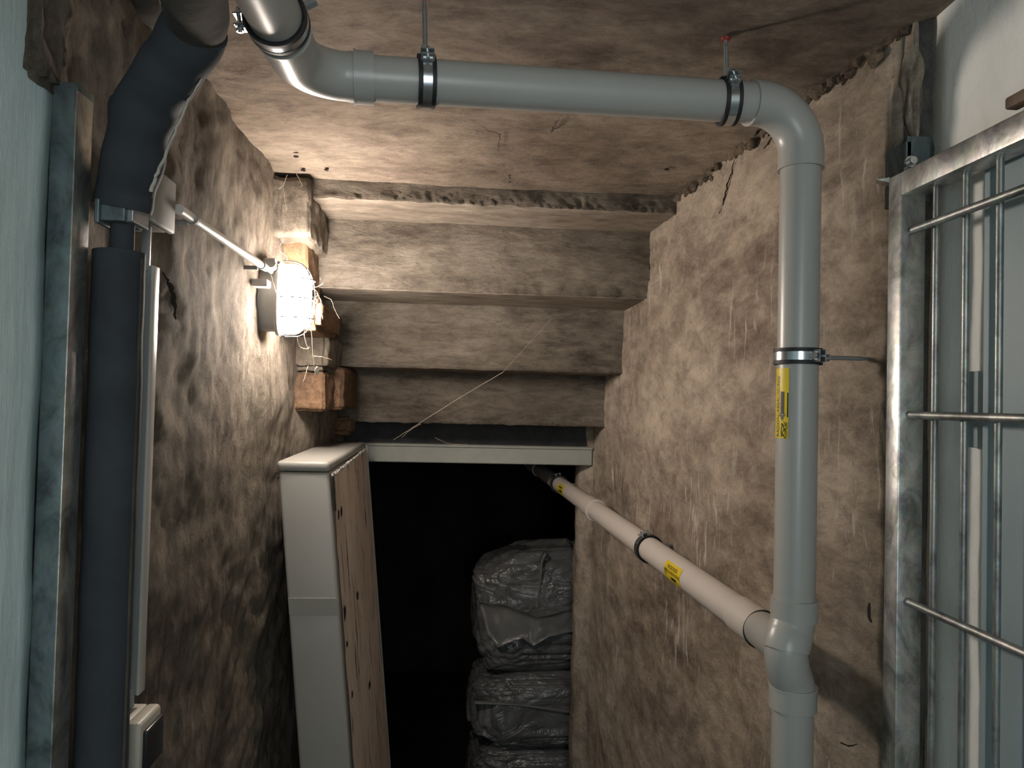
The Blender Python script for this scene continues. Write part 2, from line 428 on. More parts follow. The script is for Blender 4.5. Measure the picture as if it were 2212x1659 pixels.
# ================================================================= STAIRCASE UNDERSIDE
st = thing('concrete_staircase', 'underside of the rough concrete staircase stepping down over the doorway', 'staircase', (.1, 2.3, Z(.37)))
levels = [(2.30, 2.57, CH+.02, .612), (2.57, 2.93, .63, .377), (2.93, 3.20, .39, .124), (3.20, 3.50, .14, -.10)]
def step_mesh(y0, y1, ht, hb, seed):
    prof = []
    nf = 9 if seed else 5
    for i in range(nf*2+1): prof.append((y0, ht+(hb-ht)*i/(nf*2), 1.0 if i < nf*2 else .6))
    ns = 12
    for i in range(1, ns+1): prof.append((y0+(y1+.03-y0)*i/ns, hb, .12))
    x0, x1 = -.52, .73; nx = 150; V, Fc = [], []
    for i in range(nx+1):
        x = x0+(x1-x0)*i/nx
        for k, (y, h, am) in enumerate(prof):
            p = Vector((x, y, Z(h)))
            d = fract(Vector((x*5, y*3, p.z*11))+Vector((seed*3, 0, 0)), 5)
            d2 = abs(noise.noise(Vector((x*38, seed*5, p.z*60))))
            edge = max(0, 1-abs(h-hb)/.05) if am >= .6 else 0
            V.append(p+Vector((0, -.009*am*d+edge*.022*(d2-.15)*am, .010*edge*noise.noise(Vector((x*22, seed, 0)))*am + .002*d*(am < .5))))
    m = len(prof)
    for i in range(nx):
        for k in range(m-1):
            a = i*m+k; Fc.append([a, a+1, a+m+1, a+m])
    mats = [(0 if (f % (m-1)) < nf*2 else 1) for f in range(len(Fc))]
    b0 = len(V)
    for i in range(nx+1):
        V.append(Vector((x0+(x1-x0)*i/nx, y1+.03, Z(ht))))
    for i in range(nx):
        Fc.append([i*m+m-1, b0+i, b0+i+1, (i+1)*m+m-1][::-1]); mats.append(0)
        Fc.append([i*m, (i+1)*m, b0+i+1, b0+i][::-1]); mats.append(0)
    Fc.append([k for k in range(m)]+[b0]); mats.append(0)
    Fc.append([nx*m+k for k in range(m-1, -1, -1)][::1]+[b0+nx]); mats.append(0)
    return V, Fc, mats
for i, (y0, y1, ht, hb) in enumerate(levels):
    V, Fc, mt = step_mesh(y0, y1, ht, hb, i)
    obj('step', (V, Fc), [M['step'], M['soffit']], st, smooth=True, mats=mt)

# ---- brick pier and loose masonry at the left end of the stairs (pieces of wall_left)
def brick(px0, px1, py0, py1, Ya, Yb, mat, amp=.010, rnd=.008, seed=0, xl=-.60):
    a = U(px0, py0, Ya); b_ = U(px1, py1, Ya)
    return obj('brick', rough_box(box(min(xl, a.x), b_.x, Ya, Yb, min(a.z, b_.z), max(a.z, b_.z)), amp, .014, rnd, 11, seed), mat, wall_l, smooth=True)
brick(590, 667, 378, 512, 2.245, 2.60, M['wall_l'], .010, .006, 1)
brick(590, 662, 506, 646, 2.37, 2.62, M['brick'], .008, .005, 2)
brick(590, 690, 640, 712, 2.32, 2.75, M['brick'], .010, .016, 4)
brick(600, 668, 700, 802, 2.66, 2.98, M['wall_l'], .012, .020, 5)
brick(640, 705, 712, 800, 2.60, 2.96, M['wall_l'], .014, .016, 9)
brick(652, 700, 800, 888, 2.62, 2.80, M['brick'], .008, .008, 6)
brick(660, 741, 790, 884, 2.80, 3.22, M['brick'], .008, .008, 7)
brick(680, 757, 898, 940, 3.12, 3.30, M['brick'], .016, .016, 8)

# ---- crumbling joint between ceiling and right wall
V, Fc = [], []
line = [(.803, 1.26), (.793, 1.31), (.752, 1.6), (.722, 1.95), (.695, 2.33)]
P = []
for (a, b_) in zip(line, line[1:]):
    n = int(math.dist(a, b_)/.006)
    P += [Vector((a[0]+(b_[0]-a[0])*i/n, a[1]+(b_[1]-a[1])*i/n, Z(chh(a[1]+(b_[1]-a[1])*i/n)))) for i in range(n)]
rad = [.014+.016*noise.noise(p*9)+.016*abs(noise.noise(p*26))+.010*abs(noise.noise(p*60)) for p in P]
tb = tube([p+Vector((.008, 0, -.002+.010*noise.noise(p*12))) for p in P], [max(.006, r) for r in rad], 20, True)
tb = ([p + Vector((1, 0, 1))*.010*noise.noise(p*45) for p in tb[0]], tb[1])
obj('broken_mortar', tb, M['rubble'], wall_r, smooth=False)['kind'] = 'stuff'
def stone(c, s, mat, parent, name='mortar_chunk', seed=0, sub=2):
    bm = bmesh.new(); bmesh.ops.create_icosphere(bm, subdivisions=sub, radius=1)
    for v in bm.verts:
        v.co = v.co*(1+.55*noise.noise(v.co*1.7+Vector((seed*7.3, 0, 0))))
        v.co = Vector((v.co.x*s[0], v.co.y*s[1], v.co.z*s[2]))+c
    bm.verts.index_update()
    r = ([v.co.copy() for v in bm.verts], [[v.index for v in f.verts] for f in bm.faces]); bm.free()
    return obj(name, r, mat, parent)
for k in range(34):
    y = random.uniform(1.28, 2.2); x = .799+(y-1.275)*(-.156 if y < 1.6 else -.075) + (.026 if y > 1.6 else 0)*-1
    s = random.uniform(.006, .014)
    stone(Vector((x-random.uniform(0, .012), y, Z(chh(y))-random.uniform(.004, .03))), (s*.8, s*random.uniform(1, 1.8), s), M['rubble'], wall_r, seed=k)
stone(Vector((.808, 1.262, Z(.60))), (.013, .026, .10), M['wall_r'], wall_r, 'old_plaster_patch', 2, 5).data.shade_smooth()
# cracks
def crack(pix, X=None, Y=None, h=None, w=.0022, parent=None, toward=None):
    pts = []
    for px, py in pix:
        d = ray(px, py)
        if X is not None: k = X/d.x
        elif Y is not None: k = Y/d.y
        else: k = h/d.z
        pts.append(Vector((0, 0, EYE))+d*k)
    fine = []
    for a, b_ in zip(pts, pts[1:]):
        n = max(2, int((b_-a).length/.008))
        fine += [a.lerp(b_, i/n)+Vector([random.uniform(-.0025, .0025) for _ in range(3)]) for i in range(n)]
    fine.append(pts[-1]); L = len(fine)
    rr = [w*(.25+.75*math.sin(PI*(i+.5)/L))*random.uniform(.6, 1.2) for i in range(L)]
    return obj('crack', tube(fine, rr, 5), M['crack'], parent)
def rwX(px, py):                                        # point of the right wall seen at a pixel
    d = ray(px, py); X = .7
    for _ in range(8):
        y = d.y*X/d.x
        for (x0, y0), (x1, y1) in zip(rl, rl[1:]):
            if y0 <= y <= y1: X = x0+(x1-x0)*(y-y0)/(y1-y0)
    return X
def wcrack(pix, w=.0022):
    X = sum(rwX(*p) for p in pix)/len(pix)
    return crack(pix, X=X-.001, w=w, parent=wall_r)
wcrack([(1592, 330), (1580, 372), (1572, 400), (1565, 430), (1553, 470)], .0025)
wcrack([(1640, 280), (1622, 305), (1600, 330)], .004)
wcrack([(1672, 285), (1655, 315), (1648, 322)], .002)
wcrack([(1800, 130), (1785, 160), (1765, 190)], .004)
wcrack([(1475, 445), (1500, 405), (1530, 380)], .003)
wcrack([(1878, 1300), (1879, 1330), (1883, 1345)], .0035)
wcrack([(1815, 1607), (1835, 1611), (1853, 1607)], .0015)
wcrack([(1407, 505), (1404, 560), (1403, 640)], .0025)
crack([(1210, 250), (1190, 285), (1225, 262)], h=CH-.002, w=.0012, parent=ceil)
crack([(1100, 375), (1101, 395), (1098, 400)], h=CH-.001, w=.0012, parent=ceil)
crack([(1040, 275), (1080, 290), (1075, 330)], h=CH-.001, w=.001, parent=ceil)
for px, py in ((640, 338), (1540, 368), (655, 368), (1515, 402), (705, 367), (1440, 366)):
    stone(Vector((0, 0, EYE))+ray(px, py)*(CH-.003)/ray(px, py).z, (.007, .006, .003), M['crack'], ceil, 'dark_pit', px)
# fissure in the left plaster
crack([(355, 590), (368, 620), (376, 650), (380, 690)], X=-.553, w=.005, parent=wall_l)

# ================================================================= THICK DOOR
FT = [U(596, 1003, 2.2), U(711, 990, 2.2), U(790, 951, 3.25), U(706, 956, 3.25)]
zt = (FT[0].z+FT[1].z+FT[2].z+FT[3].z)/4
for p in FT: p.z = zt
lean = (U(640, 1659, 2.2)-U(594, 1010, 2.2)); lean = lean/(-lean.z)
zb = Z(FL)
FB = [p+lean*(zt-zb) for p in FT]
door = thing('door_1', 'thick cream enamelled door standing open against the left wall', 'door', sum(FB, Vector())/4)
door['kind'] = STRUCT
def slabm(T, B): return T+B, [[0, 1, 2, 3], [7, 6, 5, 4], [0, 4, 5, 1], [1, 5, 6, 2], [2, 6, 7, 3], [3, 7, 4, 0]]
def at(f):   # corners at a height fraction below top
    return [p+lean*f for p in FT]
cap = bevel(slabm(at(0), at(.030)), .012, 4); smooth_angle(obj('top_cap', cap, M['cream'], door), 50)
cen = sum(FT, Vector())/4
def shrink(L, s): 
    c = sum(L, Vector())/4; return [c+(p-c)*s for p in L]
def inset(L, d):
    c = sum(L, Vector())/4; r = []
    for i, p in enumerate(L):
        a = (L[(i+1) % 4]-p).normalized(); b_ = (L[i-1]-p).normalized(); r.append(p+a*d+b_*d)
    return r
smooth_angle(obj('body', bevel(slabm(inset(at(.032), .003), inset([p for p in FB], .003)), .010, 3), M['cream'], door), 50)
# peeling inner panel on the passage side
nrm = (FT[2]-FT[1]).cross(Vector((0, 0, 1))).normalized()
if nrm.x < 0: nrm = -nrm
dY = (FT[2]-FT[1]).normalized()
a = FT[1]+dY*.022+lean*.045; b_ = FT[2]-dY*.03+lean*.03
nu, nv = 40, 120; V, Fc = [], []
for i in range(nu+1):
    for k in range(nv+1):
        p = a.lerp(b_, i/nu)+lean*((zt-zb-.08)*k/nv)
        V.append(p+nrm*(.004+.0025*fract(p*9, 4)))
for i in range(nu):
    for k in range(nv):
        q = i*(nv+1)+k; Fc.append([q, q+1, q+nv+2, q+nv+1])
k0 = len(V)
V += [a-nrm*.01, b_-nrm*.01, b_-nrm*.01+lean*(zt-zb-.08), a-nrm*.01+lean*(zt-zb-.08)]
Fc += [[k0, k0+1, k0+2, k0+3]]
o = obj('inner_panel', (V, Fc), M['peel'], door, smooth=True); o['label'] = 'peeling pinkish inner face with dark rust streaks'
# ragged torn edge, dark slot, edge strip, tape
for k in range(22):
    p = a.lerp(b_, k/22)+nrm*.004-lean*.004
    stone(p, (.005, .010, random.uniform(.003, .008)), M['cream'], door, 'torn_edge', k)
pz = a+nrm*.0055-dY*.004
obj('dark_slot', obox(pz+lean*.05, nrm, dY, lean.normalized(), .004, .011, .10), M['crack'], door)
obj('edge_strip', bevel(obox(FT[2]+lean*((zt-zb)/2)+nrm*.002, nrm, dY, lean.normalized(), .008, .012, (zt-zb)-.02), .002), M['cream'], door)
d1 = (FT[1]-FT[0]).normalized(); tp = at(.42)
nf = (FT[1]-FT[0]).cross(Vector((0, 0, 1))).normalized()
if nf.y > 0: nf = -nf
tape = simple('grey_tape', (.36, .35, .30), .3)
mid = (tp[0]+tp[1])/2
obj('tape_band', bevel(obox(mid-nf*.0015, d1, nf, lean.normalized(), (FT[1]-FT[0]).length-.012, .003, .05), .001), tape, door)['label'] = 'faded strip of grey tape'
for k, (dy, dz, s) in enumerate([(.03, .41, .014), (.05, .12, .009), (.11, .12, .010), (.35, .44, .010), (.06, .66, .008), (.5, .8, .01), (.03, .5, .006)]):
    stone(a+dY*dy+lean*dz+nrm*.006, (.003, s, s*1.6), M['crack'], door, 'rust_spot', k+3)

# ================================================================= GREY PLASTIC PIPEWORK
r = .0375
VB = U(1708, 1780, 1.36); VT = U(1735, 380, 1.36)
vx, vy = U(1722, 870, 1.36).x, 1.36
def vpt(z): return Vector((vx, vy, z))
zt_ = U(1722, 213, 1.345).z
K1 = vpt(zt_); K1.z = (U(1590, 214, 1.345).z)
K0 = U(655, 160, 1.245)
E = U(577, 0, 1.0); E2 = K0+(E-K0).normalized()*1.1
K1.z = K1.z
pp = thing('plastic_drain_pipe', 'grey plastic pipe run crossing under the ceiling, down the right wall, with sloping branch', 'pipe', vpt(Z(-1.65)))
fl = fillet([vpt(Z(-.30)), K1, K0, E2], .088, 12)
# fl[0] start, fl[1..13] elbow right, fl[14..26] elbow left, fl[27] end
hx = (K0-K1).normalized(); hc = (E2-K0).normalized()
def S(name, vf, mat=None, parent=None, sm=True):
    return smooth_angle(obj(name, vf, mat or M['pipe'], parent or pp), 40)
er = fl[1:14]; el = fl[14:27]
eR = [er[0]-Vector((0, 0, .028))]+er+[er[-1]+hx*.012]
S('elbow', tube(eR, [.0415]*len(eR), 40))
eL = [el[0]-hx*.008]+el+[el[-1]+hc*.075]
S('elbow', tube(eL, [.0405]*2+[.0395]*(len(eL)-2), 40))
S('socket', sleeve(el[0]-hx*.022, hx, r, .0435, .030, 40)); S('socket_bead', sleeve(el[0]-hx*.006, hx, r, .0445, .004, 40))
S('socket_bead', sleeve(er[0]-Vector((0, 0, .028)), Vector((0, 0, 1)), r, .0425, .006, 40))
S('socket_bead', sleeve(er[-1]+hx*.014, hx, r, .0425, .006, 40))
S('socket_bead', sleeve(el[-1]+hc*.075, hc, r, .0420, .006, 40))
hpipe = S('pipe_section', tube([er[-1], el[0]], r, 40))
vpipe = S('pipe_section', tube([vpt(U(1712, 1330, 1.36).z), er[0]], r, 40))
S('pipe_section', tube([el[-1]+hc*.02, E2], r, 40))
# branch fitting and lower pipe
zf = U(1712, 1330, 1.36).z
P1 = vpt(zf+.03); P2 = U(1707, 1365, 1.355); P3 = U(1698, 1402, 1.345); P4 = U(1701, 1440, 1.35); P5 = U(1710, 1482, 1.36)
P5 = Vector((vx, vy, P5.z))
main = smooth_path([P1, vpt(zf), P2, P3, P4, P5, P5-Vector((0, 0, .03))], 8)
S('branch_fitting', tube(main[:25], [.0385]*9+[.0388+.0030*min(1, k/10) for k in range(16)], 40))
S('branch_fitting', tube(main[20:], [.0372+.0022*min(1, k/10) for k in range(len(main)-20)], 40))
S('socket', sleeve(vpt((U(1712, 1293, 1.36).z+U(1712, 1337, 1.36).z)/2), Vector((0, 0, 1)), r, .0425, .040, 40))
zs = U(1712, 1505, 1.36).z
S('socket', sleeve(vpt(zs), Vector((0, 0, 1)), r, .0430, .040, 40)); S('socket_bead', sleeve(vpt(zs+.02), Vector((0, 0, 1)), r, .0440, .005, 40))
S('pipe_section', tube([vpt(Z(-1.65)), vpt(zs)], r, 40))
# sloping branch
BN = P3+Vector((0, 0, .004)); BM = U(1640, 1356, 1.56); BF = U(1200, 1040, 3.7)
bd = (BF-BM).normalized()
S('branch_arm', tube([P3+Vector((0, .0, .0)), U(1672, 1380, 1.40), BM-bd*.01], [.036, .0375, .0385], 36))
S('socket', sleeve(BM+bd*.04, bd, r, .0415, .10, 36), M['pipe_w'])
S('seal_ring', sleeve(BM-bd*.012, bd, .036, .0420, .006, 36), M['rubber'])
Bsock = None
def bpt(px):    # point on branch axis seen nearest a column
    lo, hi = 0., (BF-BM).length*1.6
    for _ in range(50):
        m_ = (lo+hi)/2; q = BM+bd*m_; c = R.transposed() @ (q-Vector((0, 0, EYE)))
        if 1106+F*c.x/-c.z > px: lo = m_
        else: hi = m_
    return BM+bd*lo
sp_ = bpt(1283)
br1 = S('pipe_section', tube([BM, sp_], r, 36), M['pipe_w'])
br2 = S('pipe_section', tube([sp_-bd*.02, bpt(1152)], r*.97, 36), M['pipe_w'])
S('socket', sleeve(sp_+bd*.03, bd, r, .0415, .11, 36), M['pipe_w']); S('socket_bead', sleeve(sp_-bd*.025, bd, r, .0435, .012, 36), M['pipe_w'])
S('elbow', tube(fillet([bpt(1165), bpt(1150), bpt(1150)+Vector((-.15, .35, .25))], .02, 4), r*1.08, 24), M['pipe_w'])

# ---- stickers
def font_mesh(txt, size):
    cu = bpy.data.curves.new('t', 'FONT'); cu.body = txt; cu.size = size; cu.align_x = 'CENTER'; cu.align_y = 'CENTER'
    cu.resolution_u = 2
    o = bpy.data.objects.new('t', cu); C.objects.link(o)
    dg = bpy.context.evaluated_depsgraph_get(); me = bpy.data.meshes.new_from_object(o.evaluated_get(dg))
    vf = ([v.co.copy() for v in me.vertices], [list(p.vertices) for p in me.polygons])
    bpy.data.objects.remove(o); bpy.data.curves.remove(cu); bpy.data.meshes.remove(me); return vf
def wrap(vf, c, axis, ref, rad):
    """(s along axis, u round the pipe in metres) -> surface"""
    axis = axis.normalized(); n = (ref-axis*ref.dot(axis)).normalized(); bb = axis.cross(n)
    return [c+axis*v.x+(n*math.cos(v.y/rad)+bb*math.sin(v.y/rad))*rad for v in vf[0]], vf[1]
def rect(s0, s1, u0, u1, n=12):
    V = [Vector((s0+(s1-s0)*i, u0+(u1-u0)*k/n, 0)) for i in (0, 1) for k in range(n+1)]
    return V, [[k, k+1, n+2+k, n+1+k] for k in range(n)]
def tri(a, b_, c): return [Vector((*a, 0)), Vector((*b_, 0)), Vector((*c, 0))], [[0, 1, 2]]
# vertical pipe sticker: centre on the left side of the pipe
zsc = U(1722, 872, 1.36).z; hl = .066
cS = vpt(zsc); toC = (Vector((0, 0, zsc))-cS).normalized()
ref = Matrix.Rotation(math.radians(-74), 3, 'Z') @ toC       # towards the left silhouette
ax = Vector((0, 0, 1))
stk = obj('sticker', wrap(rect(-hl, hl, -.024, .034, 20), cS, ax, ref, r+.0006), M['yellow'], vpipe, smooth=True)
stk['label'] = 'yellow sticker with black arrow and lettering'
def face_u(px):  # arc coordinate on the pipe for a pixel column near the left edge
    best = None
    for i in range(-60, 61):
        u = i*.001; q = wrap(([Vector((0, u, 0))], []), cS, ax, ref, r)[0][0]
        c = R.transposed() @ (q-Vector((0, 0, EYE))); x = 1106+F*c.x/-c.z
        vis = (q-cS).dot(Vector((0, 0, zsc))-q) > 0
        if vis and (best is None or abs(x-px) < best[0]): best = (abs(x-px), u)
    return best[1]
ua, ul, ut = face_u(1691), face_u(1703.5), face_u(1683.5)
sg = 1 if face_u(1705) > face_u(1690) else -1
ink = []
ink.append(wrap(rect(-.020, .022, ua-.0042, ua+.0042, 4), cS, ax, ref, r+.0012))
ink.append(wrap(tri((-.020, ua-.0075), (-.020, ua+.0075), (-.033, ua)), cS, ax, ref, r+.0012))
ink.append(wrap(rect(-.026, .020, ul-.0012, ul+.0012, 2), cS, ax, ref, r+.0012))
t = font_mesh('RADON-ABSAUGUNG', .0115)
if sg > 0: tv = ([Vector((v.x, -v.y, 0)) for v in t[0]], [f[::-1] for f in t[1]])
else: tv = t
tv = ([Vector((v.x-.006, v.y*1.1+ut-sg*.001, 0)) for v in tv[0]], tv[1])
ink.append(wrap(tv, cS, ax, ref, r+.0012))
sq = []                                                         # scribbled emblem at the foot of the sticker
for k in range(46):
    a_ = k*.52; sq.append(Vector((-.050+.0125*math.cos(a_*.73)+.003*math.cos(3.1*a_), ua+sg*.004+.0062*math.sin(a_), 0)))
sqw = wrap((sq, []), cS, ax, ref, r+.0012)[0]
ink.append(tube(sqw, .00045, 4))
obj('print', join(*ink), M['ink'], stk)
# near branch sticker
def branch_sticker(px, along, u0, u1, host, near):
    c = bpt(px); toc = (Vector((0, 0, EYE))-c).normalized()
    rf = toc
    dim = (r if near else r*.97)
    obj_ = obj('sticker', wrap(rect(-along/2, along/2, u0, u1, 18), c, bd, rf, dim+.0006), M['yellow'], host, smooth=True)
    k = []
    s = 1
    if near:
        for txt, so, uo, sz in (('RADONEX', u1-.014, .5, .015), ('RADON-ABSAUGUNG', u1-.027, .5, .0118)):
            t = font_mesh(txt, sz)
            k.append(wrap(([Vector((-v.x, so+v.y, 0)) for v in t[0]], t[1]), c, bd, rf, dim+.0012))
        k.append(wrap(rect(-.032, .004, u1-.046, u1-.037, 4), c, bd, rf, dim+.0012))
        for q in range(14):
            k.append(wrap(rect(.034+.003*random.random(), .048, u1-.040+q*.0014, u1-.0394+q*.0014, 1), c, bd, rf, dim+.0012))
    else:
        k.append(wrap(rect(-.04, -.01, -.032, -.018, 3), c, bd, rf, dim+.0012))
        k.append(wrap(rect(.0, .03, -.032, -.024, 3), c, bd, rf, dim+.0012))
        k.append(wrap(rect(-.035, .03, -.012, -.006, 3), c, bd, rf, dim+.0012))
    obj('print', join(*k), M['ink'], obj_); return obj_
branch_sticker(1479, .115, -.056, .006, br1, True)['label'] = 'yellow sticker with black lettering, near end of the branch'
branch_sticker(1226, .12, -.045, .006, br2, False)['label'] = 'small yellow sticker at the far end of the branch'

# ================================================================= PIPE CLAMPS
def clamp(label, c, axis, boss, rod_len, ear, rr=r, width=.030, rod_r=.0042, plug=None, tip=None):
    axis = axis.normalized(); boss = (boss-axis*boss.dot(axis)).normalized(); side = axis.cross(boss)
    e = (boss*math.cos(ear)+side*math.sin(ear)).normalized(); et = axis.cross(e)
    t = thing('pipe_clamp', label, 'clamp', c, 'metal pipe clamps with rubber inlay')
    q = smooth_angle(obj('rubber_inlay', sleeve(c, axis, rr+.0002, rr+.0045, width, 48), M['rubber'], t), 40)
    for s in (-1, 1):
        smooth_angle(obj('rubber_lip', sleeve(c+axis*s*width*.38, axis, rr+.0002, rr+.0068, width*.24, 48), M['rubber'], t), 40)
    smooth_angle(obj('metal_band', sleeve(c, axis, rr+.0040, rr+.0062, width*.55, 60, ear+.14, ear+2*PI-.14, boss), M['zinc'], t), 40)
    for s in (-1, 1):                                           # ears either side of the gap
        obj('ear', bevel(obox(c+e*(rr+.012)+et*s*.0075, axis, e, et, width*.78, .017, .0022), .0008), M['zinc'], t)
        obj('ear', bevel(obox(c+e*(rr+.0075)+et*s*.010, axis, e, et, width*.62, .010, .005), .0015), M['zinc'], t)
    smooth_angle(obj('screw', tube([c+e*(rr+.014)-et*.020, c+e*(rr+.014)+et*.016], .0026, 12), M['zinc'], t), 40)
    smooth_angle(obj('screw_head', tube([c+e*(rr+.014)+et*.010, c+e*(rr+.014)+et*.0145], .0055, 16), M['zinc'], t), 40)
    obj('boss_nut', tube([c+boss*(rr+.004), c+boss*(rr+.024)], .0072, 6), M['zinc_d'], t)
    if rod_len > .03:
        n_ = 40
        pts = [c+boss*(rr+.018+(rod_len-.018)*i/n_) for i in range(n_+1)]
        smooth_angle(obj('rod', tube(pts, [rod_r*(1.0 if i < n_*.8 else (.72 if i % 2 else .86)) for i in range(n_+1)], 14), M['zinc_d'], t), 50)
    if plug:
        end = c+boss*(rr+rod_len)
        smooth_angle(obj('wall_plug', tube([end-boss*.004, end+boss*.001], [.008, .009], 12), M[plug], t), 40)
    return t
def onh(px):
    lo, hi = 0., 1.
    for _ in range(40):
        m_ = (lo+hi)/2; q = K1.lerp(K0, m_); c = R.transposed() @ (q-Vector((0, 0, EYE)))
        if 1106+F*c.x/-c.z > px: lo = m_
        else: hi = m_
    return K1.lerp(K0, lo)
up = Vector((0, 0, 1))
c1 = onh(920); c2 = onh(1572)
def gap(c): return Z(chh(c.y))-c.z-r-.002
clamp('zinc pipe clamp with black rubber hanging from the ceiling, nearer the left elbow', c1, hx, up, gap(c1), -.95, plug='red')
ax2 = (hx+Vector((0, .16, 0))).normalized()
clamp('tilted pipe clamp hanging from the ceiling beside the right elbow', c2, ax2, up, gap(c2), -.95, plug='red')
c3 = K0+hc*((U(586, 40, 1.08)-K0).length)
c3 = K0+hc*.19
t3 = clamp('pipe clamp round the thick pipe end at the top left, above the bend', c3, hc, Vector((.9, 0, .5)), .02, 2.75)
c4 = vpt(U(1728, 771, 1.36).z)
rodlen = .785-vx-r
clamp('pipe clamp on the vertical pipe held by a rod to the right wall', c4, Vector((0, 0, -1)), Vector((1, -.02, 0)), rodlen+.01, 1.15)
c5 = bpt(1402)
clamp('pipe clamp midway along the sloping branch pipe', c5, bd, Vector((1, .25, .18)), .70-c5.x-r+.035, -1.75, width=.028)
c6 = bpt(1208)
clamp('small far pipe clamp on the branch by the dark doorway', c6, bd, Vector((1, 0, 0)), .10, -1.75, width=.028)

# ================================================================= BARRED GATE
G = thing('barred_gate', 'galvanised steel barred gate standing open along the white right wall', 'gate', (.74, 1.2, Z(-1.62)))
gx0, gx1 = .7455, .790; zt_g = U(1921, 386, 1.23).z; gb = Z(-1.62)
yf1, yf0 = 1.228, 1.190
def G_(name, vf, mat='galv', bw=.003):
    return smooth_angle(obj(name, bevel(vf, bw) if bw else vf, M[mat], G), 45)
G_('frame_post', box(gx0, gx1, yf0, yf1, gb, zt_g)); G_('frame_post', box(gx0, gx1, .30, .34, gb, zt_g))
G_('frame_rail', box(gx0, gx1, .335, yf0+.002, zt_g-.040, zt_g)); G_('frame_rail', box(gx0, gx1, .335, yf0+.002, gb, gb+.04))
y = 1.142
k = 0
while y > .36:
    smooth_angle(obj('vertical_bar', tube([Vector((.776, y, gb+.02)), Vector((.776, y, zt_g-.038))], .0052, 12), M['bar'], G), 40)
    y -= .0705
h1 = U(1953, 498, 1.19).z; h2 = U(1946, 896, 1.19).z; dz = h1-h2
for k in range(7):
    z = h1-dz*k
    if z < gb+.05: break
    smooth_angle(obj('horizontal_bar', tube([Vector((.7635, yf0+.004, z)), Vector((.7635, .34, z))], [.0066, .0066], 14), M['bar'], G), 40)
# latch bar on top of the rail
lb = UX(2183, 228, .77)
G_('latch_bar', box(.76, .78, lb.y-.16, lb.y, lb.z-.008, lb.z+.010), 'wood', .004)
# hinge bracket on the wall
hb = thing('hinge_bracket', 'grey steel hinge bracket with bolt above the gate corner', 'bracket', (.79, 1.26, zt_g-.02))
p0 = U(1945, 352, 1.262); p1 = U(1980, 320, 1.262)
obj('plate', bevel(box(p0.x-.004, .832, 1.236, 1.242, zt_g-.035, p1.z+.012), .001), M['galv_post'], hb)
obj('plate', bevel(box(p0.x-.006, p0.x+.004, 1.236, 1.30, zt_g-.035, p1.z+.002), .001), M['galv_post'], hb)
cb = U(1967, 349, 1.235)
smooth_angle(obj('bolt', tube([cb+Vector((0, .004, 0)), cb-Vector((0, .010, 0))], .0065, 16), M['zinc'], hb), 40)
smooth_angle(obj('washer', tube([cb+Vector((0, .004, 0)), cb-Vector((0, .001, 0))], .010, 20), M['zinc'], hb), 40)
obj('hinge_pin', tube([cb+Vector((-.006, 0, -.012)), cb+Vector((-.012, -.006, -.016))], .004, 10), M['zinc'], hb)
pw = [U(1893, 388, 1.26), U(1922, 383, 1.25), U(1922, 394, 1.25), U(1905, 394, 1.26)]
V = pw+[p+Vector((.01, .02, 0)) for p in pw]
obj('pointed_lug', (V, [[0, 1, 2, 3], [7, 6, 5, 4], [0, 4, 5, 1], [1, 5, 6, 2], [2, 6, 7, 3], [3, 7, 4, 0]]), M['galv'], hb)
# panel added behind the gate; its blue grey stands for shade on the wall
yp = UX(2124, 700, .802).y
pn = obj('wall_shade_panel', bevel(box(.802, .814, .2, yp, Z(-1.64), zt_g-.012), .001), M['panel'])
tag(pn, 'smooth blue-grey panel added for the shaded part of the white wall behind the gate bars', 'panel')
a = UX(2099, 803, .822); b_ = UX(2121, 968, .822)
lp = obj('shadow_notch_plate', bevel(box(.815, .826, b_.y, a.y, b_.z, a.z), .001), M['panel'])  # plate added in place of a shadow falling on the lit strip
tag(lp, 'narrow blue-grey plate added as a cast shadow on the white strip behind the gate', 'plate')

# ================================================================= LEFT STEEL POST
ps = thing('steel_frame_post', 'upright galvanised steel frame post against the white left wall', 'post', (-.554, 1.07, Z(-1.65)))
pt = U(150, 176, 1.05).z
smooth_angle(obj('post_tube', bevel(box(-.5595, -.5245, 1.05, 1.097, Z(-1.65), pt), .003), M['galv_post'], ps), 45)  # darker steel, the shade on the front face put into the colour
smooth_angle(obj('edge_strip', bevel(box(-.5265, -.5235, 1.047, 1.092, Z(-1.65), pt-.012), .001), M['galv'], ps), 45)['label'] = 'side of the post with pale patches, lamplight put in its lighter steel'  # lighter strip laid on to colour the tube's side as lit

# ================================================================= INSULATED HEATING PIPE
ip = thing('insulated_pipe', 'black foam insulated pipe rising beside the left steel post', 'pipe', (-.508, 1.13, Z(-1.65)))
pc = U(258, 560, 1.13)
zf0 = U(258, 545, 1.13).z
n_ = 60
smooth_angle(obj('foam_sleeve', tube([Vector((pc.x, 1.13, Z(-1.65)+(zf0-Z(-1.65))*i/n_)) for i in range(n_+1)], .0355, 28, True, .05), M['foam'], ip), 50)
smooth_angle(obj('seam_tape', tube([Vector((pc.x+.0352, 1.122, Z(-1.6))), Vector((pc.x+.0352, 1.122, zf0-.01))], .0022, 6), M['foam_old'], ip), 50)
smooth_angle(obj('bare_pipe', tube([Vector((pc.x+.003, 1.13, zf0-.05)), Vector((pc.x+.003, 1.13, U(262, 430, 1.13).z))], .0165, 20), M['foam'], ip), 50)
q0 = U(264, 452, 1.13); 
path = [q0, U(272, 405, 1.125), U(290, 335, 1.10), U(305, 262, 1.07), U(330, 205, 1.045), U(368, 150, 1.01), U(400, 104, .985), U(428, 52, .955)]
sp = smooth_path(path)
